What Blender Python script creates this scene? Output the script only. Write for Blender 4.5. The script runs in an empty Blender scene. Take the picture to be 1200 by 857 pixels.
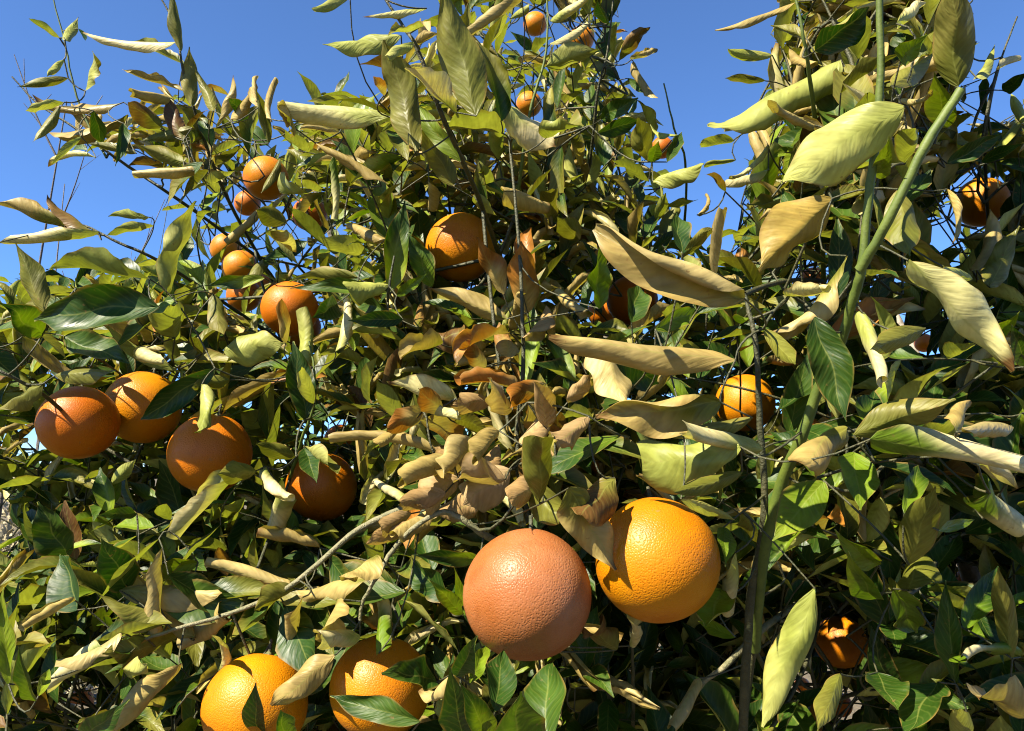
import bpy, math, random
import numpy as np
from mathutils import Vector, Matrix
from math import radians, pi

random.seed(11); rng = np.random.default_rng(11)
scene = bpy.context.scene
COL = scene.collection

# ---------------------------------------------------------------- camera, sky, sun, exposure
FPX = 906.0                                   # focal length in pixels of a 1200 px wide picture
PITCH = radians(8.0)
EYE = np.array([0.0, 0.0, 1.55])
cam_d = bpy.data.cameras.new('camera'); cam = bpy.data.objects.new('camera', cam_d); COL.objects.link(cam)
cam_d.sensor_width = 36.0; cam_d.lens = 36.0 * FPX / 1200.0
cam_d.clip_start = 0.02; cam_d.clip_end = 6000.0
cam.location = EYE; cam.rotation_euler = (radians(90) + PITCH, 0, 0)
scene.camera = cam

SUN = np.array([-0.53, -0.43, 0.73]); SUN /= np.linalg.norm(SUN)     # direction towards the sun
world = bpy.data.worlds.new('World'); scene.world = world; world.use_nodes = True
wn = world.node_tree.nodes; wl = world.node_tree.links
sky = wn.new('ShaderNodeTexSky'); sky.sky_type = 'NISHITA'; sky.sun_disc = False
sky.sun_elevation = math.asin(SUN[2]); sky.sun_rotation = math.atan2(SUN[0], SUN[1])
sky.altitude = 8000; sky.air_density = 2.0; sky.dust_density = 0.0; sky.ozone_density = 10.0
bg = wn['Background']; bg.inputs['Strength'].default_value = 0.069
wl.new(sky.outputs[0], bg.inputs['Color'])
sun_d = bpy.data.lights.new('sun', 'SUN'); sun_d.energy = 5.0; sun_d.angle = radians(0.53); sun_d.color = (1.0, 0.91, 0.74)
sun = bpy.data.objects.new('sun', sun_d); COL.objects.link(sun)
sun.rotation_euler = Vector(SUN).to_track_quat('Z', 'Y').to_euler(); sun.location = (-3, -3, 6)
vs = scene.view_settings
vs.view_transform = 'Standard'; vs.look = 'None'; vs.gamma = 1.0; vs.use_curve_mapping = False; vs.exposure = 1.9
scene.cycles.filter_width = 1.1; scene.cycles.max_bounces = 4; scene.cycles.diffuse_bounces = 1; scene.cycles.glossy_bounces = 2
scene.cycles.transmission_bounces = 2; scene.cycles.transparent_max_bounces = 4

# ---------------------------------------------------------------- pixels of the photograph <-> places
FWD = np.array([0, math.cos(PITCH), math.sin(PITCH)]); UP = np.array([0, -math.sin(PITCH), math.cos(PITCH)]); RIGHT = np.array([1.0, 0, 0])
def at(x, y, d):
    return EYE + d * (FWD + RIGHT * ((x - 600) / FPX) + UP * ((428.5 - y) / FPX))
def proj(P):
    Q = np.asarray(P) - EYE
    d = Q @ FWD
    dd = np.where(np.abs(d) < 1e-6, 1e-6, d)
    return 600 + FPX * (Q @ RIGHT) / dd, 428.5 - FPX * (Q @ UP) / dd, d
DC = np.array([(75,60,1.0),(200,80,1.0),(100,270,.88),(120,340,.68),(300,250,.95),(100,450,.7),(540,290,.82),(500,80,.58),(400,130,.62),
 (530,60,.56),(600,450,.6),(510,560,.6),(650,540,.5),(770,530,.46),(780,310,.43),(1000,160,.43),(1120,50,.43),(1100,370,.42),(1120,530,.42),
 (970,600,.52),(930,770,.48),(1120,730,.55),(1170,280,.72),(1185,110,.85),(870,100,.72),(740,100,.95),(740,200,.8),(640,50,.82),(640,150,.7),
 (440,340,.72),(350,430,.72),(230,550,.66),(330,600,.7),(150,720,.6),(40,780,.55),(250,700,.64),(430,710,.56),(560,820,.43),(620,850,.43),
 (450,830,.5),(850,680,.52),(800,820,.56),(730,350,.62),(960,440,.48),(1050,250,.5),(600,330,.7),(30,600,.75)], float)
def front(x, y):
    x = np.atleast_1d(np.asarray(x, float)); y = np.atleast_1d(np.asarray(y, float))
    w = 1.0 / (((x[:, None] - DC[:, 0]) ** 2 + (y[:, None] - DC[:, 1]) ** 2) / 3600.0 + 0.15) ** 1.6
    return (w * DC[:, 2]).sum(1) / w.sum(1)

GXS = np.arange(-1000, 2110, 8.0); GYS = np.arange(-1000, 2010, 8.0)
_gx, _gy = np.meshgrid(GXS, GYS); FRONT_GRID = np.concatenate([front(_gx[i], _gy[i])[None] for i in range(len(GYS))])
def on_grid(grid, x, y):
    i = np.clip(((np.asarray(y) + 1000) / 8 + .5).astype(int), 0, grid.shape[0] - 1); j = np.clip(((np.asarray(x) + 1000) / 8 + .5).astype(int), 0, grid.shape[1] - 1)
    return grid[i, j]
def near_front(x, y): return on_grid(FRONT_GRID, x, y)
# ---------------------------------------------------------------- small helpers
def nrm(v):
    v = np.asarray(v, float); return v / (np.linalg.norm(v) + 1e-12)
def link(name, me, mat=None, parent=None, loc=None):
    o = bpy.data.objects.new(name, me); COL.objects.link(o)
    if mat is not None and me is not None and not me.materials: me.materials.append(mat)
    if parent is not None: o.parent = parent
    if loc is not None: o.location = loc
    return o
def tag(o, label=None, cat=None, group=None, kind=None):
    if label: o['label'] = label
    if cat: o['category'] = cat
    if group: o['group'] = group
    if kind: o['kind'] = kind
    return o
def mesh_np(name, V, F, smooth=True, attrs=None, uv=None):
    """V (n,3); F (m,4) or (m,3) index array"""
    me = bpy.data.meshes.new(name)
    V = np.ascontiguousarray(V, np.float32); F = np.ascontiguousarray(F, np.int32); k = F.shape[1]
    me.vertices.add(len(V)); me.vertices.foreach_set('co', V.ravel())
    me.loops.add(F.size); me.loops.foreach_set('vertex_index', F.ravel())
    me.polygons.add(len(F)); me.polygons.foreach_set('loop_start', np.arange(0, F.size, k, dtype=np.int32))
    me.polygons.foreach_set('loop_total', np.full(len(F), k, np.int32))
    if smooth: me.polygons.foreach_set('use_smooth', np.ones(len(F), bool))
    me.update(calc_edges=True)
    for nm, a in (attrs or {}).items():
        at_ = me.attributes.new(nm, 'FLOAT_COLOR', 'POINT')
        c = np.ones((len(V), 4), np.float32); c[:, :3] = a; at_.data.foreach_set('color', c.ravel())
    if uv is not None:
        l = me.uv_layers.new(name='uv'); l.data.foreach_set('uv', np.ascontiguousarray(uv[F.ravel()], np.float32).ravel())
    me.validate(clean_customdata=False)
    return me
class Acc:
    def __init__(s): s.V = []; s.F = []; s.n = 0
    def add(s, V, F):
        s.V.append(np.asarray(V, float)); s.F.append(np.asarray(F, int) + s.n); s.n += len(V)
    def mesh(s, name): return mesh_np(name, np.concatenate(s.V), np.concatenate(s.F))
TF = {}
def tube(acc, P, R, sides=6):
    P = np.asarray(P, float); R = np.asarray(R, float); n = len(P)
    T = np.gradient(P, axis=0); T /= np.linalg.norm(T, axis=1)[:, None] + 1e-12
    ref = np.array([0.31, 0.17, 0.93]);  ref = ref if abs(T[0] @ ref) < .9 else np.array([1., 0, 0])
    A = np.cross(T, ref); A /= np.linalg.norm(A, axis=1)[:, None] + 1e-12; B = np.cross(T, A)
    a = np.arange(sides) * 2 * pi / sides
    V = (P[:, None] + R[:, None, None] * (np.cos(a)[None, :, None] * A[:, None] + np.sin(a)[None, :, None] * B[:, None])).reshape(-1, 3)
    key = (n, sides)
    if key not in TF:
        TF[key] = np.array([(i * sides + j, i * sides + (j + 1) % sides, (i + 1) * sides + (j + 1) % sides, (i + 1) * sides + j) for i in range(n - 1) for j in range(sides)])
    acc.add(V, TF[key])
def smooth_line(P, per=6):
    P = np.asarray(P, float)
    if len(P) < 3:
        t = np.linspace(0, 1, per + 1)[:, None]; return P[0] * (1 - t) + P[-1] * t
    Q = np.concatenate([2 * P[:1] - P[1:2], P, 2 * P[-1:] - P[-2:-1]]); out = []
    for i in range(1, len(Q) - 2):
        t = np.linspace(0, 1, per, endpoint=False)[:, None]; a, b, c, d = Q[i - 1], Q[i], Q[i + 1], Q[i + 2]
        out.append(.5 * ((2 * b) + (c - a) * t + (2 * a - 5 * b + 4 * c - d) * t ** 2 + (3 * b - a - 3 * c + d) * t ** 3))
    return np.concatenate(out + [P[-1:]])

# ---------------------------------------------------------------- materials
class NT:
    def __init__(s, name):
        s.m = bpy.data.materials.new(name); s.m.use_nodes = True; s.t = s.m.node_tree; s.t.nodes.clear()
        s.out = s.t.nodes.new('ShaderNodeOutputMaterial')
    def n(s, typ, **kw):
        nd = s.t.nodes.new('ShaderNode' + typ)
        for k, v in kw.items():
            if k.startswith('i_'):
                key = k[2:]; key = int(key) if key.isdigit() else key.replace('_', ' ')
                if hasattr(v, 'is_linked') or isinstance(v, bpy.types.NodeSocket): s.t.links.new(v, nd.inputs[key])
                else: nd.inputs[key].default_value = v
            else: setattr(nd, k, v)
        return nd
    def math(s, op, a, b=None, c=None, clamp=False):
        nd = s.t.nodes.new('ShaderNodeMath'); nd.operation = op; nd.use_clamp = clamp
        for i, v in enumerate((a, b, c)):
            if v is None: continue
            if isinstance(v, bpy.types.NodeSocket): s.t.links.new(v, nd.inputs[i])
            else: nd.inputs[i].default_value = v
        return nd.outputs[0]
    def mix(s, fac, a, b, blend='MIX'):
        nd = s.t.nodes.new('ShaderNodeMix'); nd.data_type = 'RGBA'; nd.blend_type = blend
        for k, v in ((0, fac), (6, a), (7, b)):
            if isinstance(v, bpy.types.NodeSocket): s.t.links.new(v, nd.inputs[k])
            else: nd.inputs[k].default_value = v if k == 0 else (*v[:3], 1)
        return nd.outputs[2]
    def noise(s, vec, scale, detail=3, rough=.55):
        nd = s.n('TexNoise', i_Scale=scale, i_Detail=detail, i_Roughness=rough)
        if vec is not None: s.t.links.new(vec, nd.inputs['Vector'])
        return nd.outputs['Fac']
    def ramp(s, fac, stops):
        nd = s.t.nodes.new('ShaderNodeValToRGB'); e = nd.color_ramp.elements
        while len(e) < len(stops): e.new(.5)
        for el, (p, c) in zip(e, stops): el.position = p; el.color = (*c, 1) if len(c) == 3 else c
        s.t.links.new(fac, nd.inputs[0]); return nd.outputs[0]
    def mapr(s, v, a, b, c, d):
        nd = s.n('MapRange', i_1=a, i_2=b, i_3=c, i_4=d); s.t.links.new(v, nd.inputs[0]); return nd.outputs[0]
    def surf(s, sock): s.t.links.new(sock, s.out.inputs['Surface'])

def leaf_material():
    k = NT('leaf_blade')
    up = k.n('Attribute', attribute_name='cu').outputs['Color']; dn = k.n('Attribute', attribute_name='cd').outputs['Color']
    geo = k.n('NewGeometry')
    base = k.mix(geo.outputs['Backfacing'], up, dn)
    uvn = k.n('UVMap', uv_map='uv').outputs[0]
    sep = k.n('SeparateXYZ', i_0=uvn); u, v = sep.outputs[0], sep.outputs[1]
    av = k.math('MULTIPLY', k.math('ABSOLUTE', k.math('SUBTRACT', v, .5)), 2.0)          # 0 at the midrib, 1 at the margin
    rib = k.mapr(av, .0, .055, 1.0, .0)
    pos = geo.outputs['Position']
    n1 = k.noise(pos, 48, 3); wob = n1
    px = k.n('SeparateXYZ', i_0=pos).outputs[0]
    uvv = k.n('CombineXYZ', i_0=k.math('MULTIPLY', k.math('SUBTRACT', u, k.math('MULTIPLY', av, .22)), 8.5), i_1=k.math('MULTIPLY', v, 1.8), i_2=k.math('MULTIPLY', px, 14.0)).outputs[0]
    n2 = k.noise(uvv, 2.0, 1.6, .45)
    ph = k.math('MULTIPLY', k.math('ADD', k.math('SUBTRACT', u, k.math('MULTIPLY', av, .22)), k.math('MULTIPLY', wob, .16)), 2 * pi * 10)
    sn = k.math('MULTIPLY_ADD', k.math('SINE', ph), .5, .5)
    vein = k.math('POWER', sn, 9.0)
    c = k.mix(1.0, base, k.ramp(n1, [(.25, (.66, .66, .62)), (.5, (1, 1, 1)), (.78, (1.3, 1.26, 1.15))]), 'MULTIPLY')
    c = k.mix(1.0, c, k.ramp(n2, [(.3, (.86, .84, .79)), (.62, (1.09, 1.09, 1.08))]), 'MULTIPLY')
    c = k.mix(k.math('MULTIPLY', vein, .09), c, (.24, .25, .05))
    c = k.mix(k.math('MULTIPLY', rib, .35), c, (.22, .23, .05))
    spot = k.mapr(k.noise(pos, 260, 2), .66, .72, 0, .6)
    c = k.mix(k.math('MULTIPLY', spot, k.mapr(n1, .45, .65, 0, 1)), c, (.16, .085, .03))
    edge = k.math('MULTIPLY', k.mapr(av, .84, .98, 0, .8), k.mapr(n1, .42, .58, 0, 1))
    c = k.mix(edge, c, (.17, .105, .025))
    h = k.math('ADD', k.math('MULTIPLY', sn, .16), k.math('ADD', k.math('MULTIPLY', n2, 1.3), k.math('MULTIPLY', n1, 1.6)))
    bump = k.n('Bump', i_Strength=.5, i_Distance=.0010, i_Height=h).outputs[0]
    p = k.n('BsdfPrincipled', i_Base_Color=c, i_Normal=bump, i_Roughness=k.mapr(n1, .3, .7, .38, .6))
    p.inputs['Specular IOR Level'].default_value = .24
    tc = k.mix(1.0, c, (1.35, 1.45, .4), 'MULTIPLY')
    tr = k.n('BsdfTranslucent', i_Color=tc, i_Normal=bump)
    mx = k.n('MixShader', i_0=.21, i_1=p.outputs[0], i_2=tr.outputs[0])
    k.surf(mx.outputs[0]); return k.m
def rind_material(name, ca, cb, cc):
    k = NT(name)
    tc = k.n('TexCoord').outputs['Object']
    info = k.n('ObjectInfo').outputs['Random']
    off = k.n('VectorMath', operation='ADD', i_0=tc, i_1=k.n('CombineXYZ', i_0=info, i_1=info).outputs[0]).outputs[0]
    n = k.noise(off, 22, 4); n2 = k.noise(off, 75, 3)
    c = k.ramp(n, [(.3, ca), (.52, cb), (.75, cc)])
    c = k.mix(k.mapr(n2, .6, .72, 0, .3), c, tuple(x * .6 for x in ca))
    vor = k.n('TexVoronoi', feature='SMOOTH_F1', i_Scale=760.0, i_Vector=off); vor.inputs['Smoothness'].default_value = .6
    pit = k.mapr(vor.outputs['Distance'], .0, .55, 0, 1)
    c = k.mix(k.mapr(pit, 0, .4, .22, 0), c, tuple(x * .75 for x in ca))
    c = k.mix(k.mapr(k.noise(off, 140, 2), .71, .74, 0, .6), c, (.22, .10, .03))
    h = k.math('ADD', pit, k.math('MULTIPLY', k.noise(off, 90, 3), .3))
    b = k.n('Bump', i_Strength=.5, i_Distance=.00045, i_Height=h).outputs[0]
    p = k.n('BsdfPrincipled', i_Base_Color=c, i_Normal=b, i_Roughness=.42)
    p.inputs['Specular IOR Level'].default_value = .24
    p.inputs['Subsurface Weight'].default_value = .12; p.inputs['Subsurface Radius'].default_value = (1, .35, .08); p.inputs['Subsurface Scale'].default_value = .004
    k.surf(p.outputs[0]); return k.m
def bark_material(name, ca, cb, scale=60, bump=.7):
    k = NT(name); pos = k.n('NewGeometry').outputs['Position']
    n = k.noise(pos, scale, 5); n2 = k.noise(pos, scale * 5, 3)
    c = k.mix(k.mapr(n, .35, .65, 0, 1), ca, cb)
    c = k.mix(k.mapr(n2, .55, .7, 0, .5), c, tuple(x * .45 for x in ca))
    b = k.n('Bump', i_Strength=bump, i_Distance=.002, i_Height=k.math('ADD', n, n2)).outputs[0]
    p = k.n('BsdfPrincipled', i_Base_Color=c, i_Normal=b, i_Roughness=.65); k.surf(p.outputs[0]); return k.m
M_leaf = leaf_material()
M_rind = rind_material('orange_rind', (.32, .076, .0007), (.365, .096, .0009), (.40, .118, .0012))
M_pale = rind_material('sunburnt_rind', (.21, .060, .009), (.25, .086, .026), (.285, .115, .048))
M_sunlit_gold = rind_material('sunlit_gold_rind', (.37, .108, .0008), (.415, .142, .0010), (.445, .178, .0014))  # yellower copy of the rind, with the sunlit look put into its colour
M_green_stem = bark_material('green_stem', (.052, .080, .004), (.078, .106, .007), 90, .12)
M_twig = bark_material('twig_bark', (.020, .024, .005), (.050, .046, .014), 90)
M_bark = bark_material('trunk_bark', (.10, .08, .055), (.22, .19, .14), 25)
M_calyx = bark_material('calyx', (.06, .075, .012), (.13, .125, .035), 150)
# ---------------------------------------------------------------- ground, hill
def ground_material():
    k = NT('dry_ground'); pos = k.n('NewGeometry').outputs['Position']
    n = k.noise(pos, .7, 6); n2 = k.noise(pos, 14, 5)
    c = k.mix(k.mapr(n, .35, .65, 0, 1), (.055, .040, .024), (.095, .075, .040))
    c = k.mix(k.mapr(n2, .45, .65, 0, .6), c, (.05, .038, .022))
    b = k.n('Bump', i_Strength=.8, i_Distance=.03, i_Height=n2).outputs[0]
    p = k.n('BsdfPrincipled', i_Base_Color=c, i_Normal=b, i_Roughness=.9); k.surf(p.outputs[0]); return k.m
g = np.linspace(-1, 1, 61); g = np.sign(g) * np.abs(g) ** 3 * 2500
GX, GY = np.meshgrid(g, g); GZ = -0.0 + .02 * np.sin(GX * 1.7) * np.cos(GY * 1.3) * (np.hypot(GX, GY) < 30)
idx = np.arange(61 * 61).reshape(61, 61)
Fg = np.stack([idx[:-1, :-1], idx[:-1, 1:], idx[1:, 1:], idx[1:, :-1]], -1).reshape(-1, 4)
M_ground = ground_material()
ground = link('ground', mesh_np('ground', np.stack([GX, GY, GZ], -1).reshape(-1, 3), Fg), M_ground); tag(ground, 'dry straw coloured earth under the orange trees', 'ground', kind='structure')
hx = np.linspace(-900, 900, 121); hy = np.linspace(260, 700, 25)
HX, HY = np.meshgrid(hx, hy); t = np.sin((HY - 260) / 440 * pi)
HZ = -2 + t * (9 + 5 * np.sin(HX * .009 + 1) + 3 * np.sin(HX * .023) + 1.2 * np.sin(HX * .07))
idx = np.arange(121 * 25).reshape(25, 121)
Fh = np.stack([idx[:-1, :-1], idx[:-1, 1:], idx[1:, 1:], idx[1:, :-1]], -1).reshape(-1, 4)
k = NT('hill_scrub'); pos = k.n('NewGeometry').outputs['Position']
cc = k.mix(k.mapr(k.noise(pos, .12, 6, .7), .4, .6, 0, 1), (.10, .10, .05), (.26, .22, .12))
k.surf(k.n('BsdfPrincipled', i_Base_Color=cc, i_Roughness=.95).outputs[0]); M_hill = k.m
tag(link('hills', mesh_np('hills', np.stack([HX, HY, HZ], -1).reshape(-1, 3), Fh), M_hill), 'low scrubby hills on the horizon', 'hills', kind='structure')

# ---------------------------------------------------------------- leaves
def leaf_shape(L, W, roll, bend=10, fold=8, twist=0, wave=.05, asym=0., tipcurl=0., nu=26, nv=14, seed=0, blunt=.8, ends=(1., 1.), peak=.88, cut=1.):
    """blade along +Y, upper face +Z, chord scaled to L. Returns V, F, UV(u,v)"""
    r = np.random.default_rng(seed)
    u = np.linspace(0, cut, nu + 1); s = np.linspace(-1, 1, nv + 1)
    wid = W / 2 * np.maximum(np.sin(pi * u ** peak), 0) ** (blunt + (.45 if blunt > .5 else 0) * np.clip((u - .45) / .4, 0, 1)); wid = np.maximum(wid, .012 * W) * (1 + .05 * np.sin(u * r.uniform(8, 16) + r.uniform(0, 6)))
    ks = np.radians(roll) / W
    kl = ks * (1 - asym); kr = ks * (1 + asym)
    un = u / cut; along = ends[0] + (ends[1] - ends[0]) * un + .12 * np.sin(u * r.uniform(5, 9) + r.uniform(0, 6))
    # cross sections by integrating the curvature outward from the midrib
    h = nv // 2; X = np.zeros((nu + 1, nv + 1)); Z = np.zeros((nu + 1, nv + 1)); sub = 6
    for side, kk in ((-1, kl), (1, kr)):
        x = np.zeros(nu + 1); z = np.zeros(nu + 1); th = np.full(nu + 1, np.radians(fold))
        for j in range(1, h + 1):
            for q in range(sub):
                f = (j - 1 + (q + .5) / sub) / h; da = wid / h / sub
                x = x + np.cos(th) * da; z = z + np.sin(th) * da
                th = th + kk * along * (.75 + .75 * f) * da
            X[:, h + side * j] = side * x; Z[:, h + side * j] = z
    wv = wave * W * np.sin(u[:, None] * 2 * pi * r.uniform(1.3, 2.6) + r.uniform(0, 6) + (s[None] > 0) * r.uniform(1, 5)) * s[None] ** 2 * np.sin(pi * u)[:, None]
    Z = Z + wv + .02 * W * np.sin(u[:, None] * r.uniform(24, 38) + r.uniform(0, 6) + (s[None] > 0) * 2) * np.abs(s[None]) ** 3 * (roll > 100) * (nu > 12)
    a_, b_, c_, e_ = r.uniform(6, 15, 4); cr = wave * .45 * W
    Z = Z + cr * np.sin(a_ * u[:, None] + b_ * .25 * s[None] + c_) * np.sin(pi * un)[:, None]; X = X + cr * .6 * np.sin(c_ * u[:, None] + e_ * .3 * s[None] + a_)
    X = X + wave * .5 * W * np.sin(u * 2 * pi * 1.3 + r.uniform(0, 6))[:, None] * np.sin(pi * u)[:, None]
    ang = -np.radians(bend) * (un - .5) - np.radians(tipcurl) * np.clip((un - .65) / .35, 0, 1) ** 2
    cy = np.concatenate([[0], np.cumsum(np.cos((ang[1:] + ang[:-1]) / 2))]) / nu
    cz = np.concatenate([[0], np.cumsum(np.sin((ang[1:] + ang[:-1]) / 2))]) / nu
    tw = np.radians(twist) * (u - .3)
    Xr = X * np.cos(tw)[:, None] - Z * np.sin(tw)[:, None]; Zr = X * np.sin(tw)[:, None] + Z * np.cos(tw)[:, None]
    ny, nz = -np.sin(ang), np.cos(ang)
    Y = cy[:, None] * L + Zr * ny[:, None]; ZZ = cz[:, None] * L + Zr * nz[:, None]
    # straighten the chord onto +Y with length L
    ch = np.array([cy[-1], cz[-1]]); cl = np.hypot(*ch); ca, sa = ch / cl
    Y, ZZ = (Y * ca + ZZ * sa), (-Y * sa + ZZ * ca)
    Y = Y / cl
    V = np.stack([Xr, Y, ZZ], -1).reshape(-1, 3)
    i = np.arange((nu + 1) * (nv + 1)).reshape(nu + 1, nv + 1)
    F = np.stack([i[:-1, :-1], i[:-1, 1:], i[1:, 1:], i[1:, :-1]], -1).reshape(-1, 4)
    uv = np.stack(np.broadcast_arrays(u[:, None], (s[None] + 1) / 2), -1).reshape(-1, 2)
    return V, F, uv
# colours of the leaf itself: fresh top, fresh underside, dried top, dried underside
GREEN_UP = [(.010, .032, .0020), (.016, .044, .0028), (.030, .062, .0040)]
LIME_UP = [(.090, .140, .005), (.130, .172, .007), (.068, .118, .004)]
PALE_DN = [(.232, .250, .052), (.285, .288, .078), (.200, .222, .042)]
OLIVE_DN = [(.090, .095, .011), (.118, .115, .016), (.135, .122, .022)]
TAN = [(.285, .215, .070), (.33, .258, .102), (.24, .175, .053)]
CREAM = [(.43, .385, .195), (.40, .37, .16), (.45, .385, .205)]
BROWN = [(.095, .048, .010), (.13, .072, .018), (.075, .034, .008)]
RUST = [(.25, .098, .012), (.21, .080, .010), (.27, .135, .035)]
DEAD = [(.30, .198, .088), (.26, .165, .068), (.335, .24, .125)]
YELLOW = [(.28, .19, .034), (.30, .22, .05)]
def pick(lst, r):
    a = np.array(lst[r.integers(len(lst))]); b = np.array(lst[r.integers(len(lst))])
    return (a + (b - a) * r.random()) * r.uniform(.86, 1.14)
# style: (roll, phi, up base, up tip, down base, down tip, where the drying starts)
STY = {'D': (120, 180, RUST, DEAD, DEAD, DEAD, .3), 'T': (330, 180, OLIVE_DN, TAN, TAN, TAN, .25), 'C': (290, 180, GREEN_UP, CREAM, PALE_DN, CREAM, .3), 'P': (150, 180, GREEN_UP, OLIVE_DN, PALE_DN, PALE_DN, .5),
       'L': (35, 0, LIME_UP, LIME_UP, LIME_UP, PALE_DN, .7), 'G': (45, 0, GREEN_UP, GREEN_UP, PALE_DN, PALE_DN, .8), 'M': (60, 0, LIME_UP, GREEN_UP, PALE_DN, PALE_DN, .6),
       'O': (90, 180, GREEN_UP, OLIVE_DN, OLIVE_DN, OLIVE_DN, .5), 'B': (140, 180, BROWN, BROWN, OLIVE_DN, BROWN, .35), 'R': (140, 180, RUST, RUST, TAN, RUST, .45),
       'K': (240, 180, OLIVE_DN, TAN, OLIVE_DN, TAN, .3), 'Y': (300, 180, GREEN_UP, LIME_UP, LIME_UP, CREAM, .55), 'Z': (80, 180, TAN, RUST, YELLOW, YELLOW, .6)}
def leaf_colours(st, uv, r):
    _, _, ub, ut, db, dt, k0 = STY[st]
    a, b, c, d = pick(ub, r), pick(ut, r), pick(db, r), pick(dt, r)
    u = uv[:, 0]; v = np.abs(uv[:, 1] - .5) * 2
    m = np.clip((u + .25 * v - k0 - r.uniform(-.12, .2)) / .35 + .5, 0, 1)[:, None]; m = m * m * (3 - 2 * m)
    cu = a + (b - a) * m; cd = c + (d - c) * m
    if st in 'TKCBRD' and r.random() < .55:                     # scorched tip
        q = np.clip((u - r.uniform(.82, .95)) / .08, 0, 1)[:, None]; sc = pick(BROWN, r)
        cu = cu + (sc - cu) * q; cd = cd + (sc - cd) * q
    return cu, cd
def frame(axis, normal):
    y = nrm(axis); z = normal - y * (normal @ y); z = nrm(z); x = np.cross(y, z)
    return np.stack([x, y, z], 1)                              # columns
def rot_about(v, axis, a):
    return v * math.cos(a) + np.cross(axis, v) * math.sin(a) + axis * (axis @ v) * (1 - math.cos(a))
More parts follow.
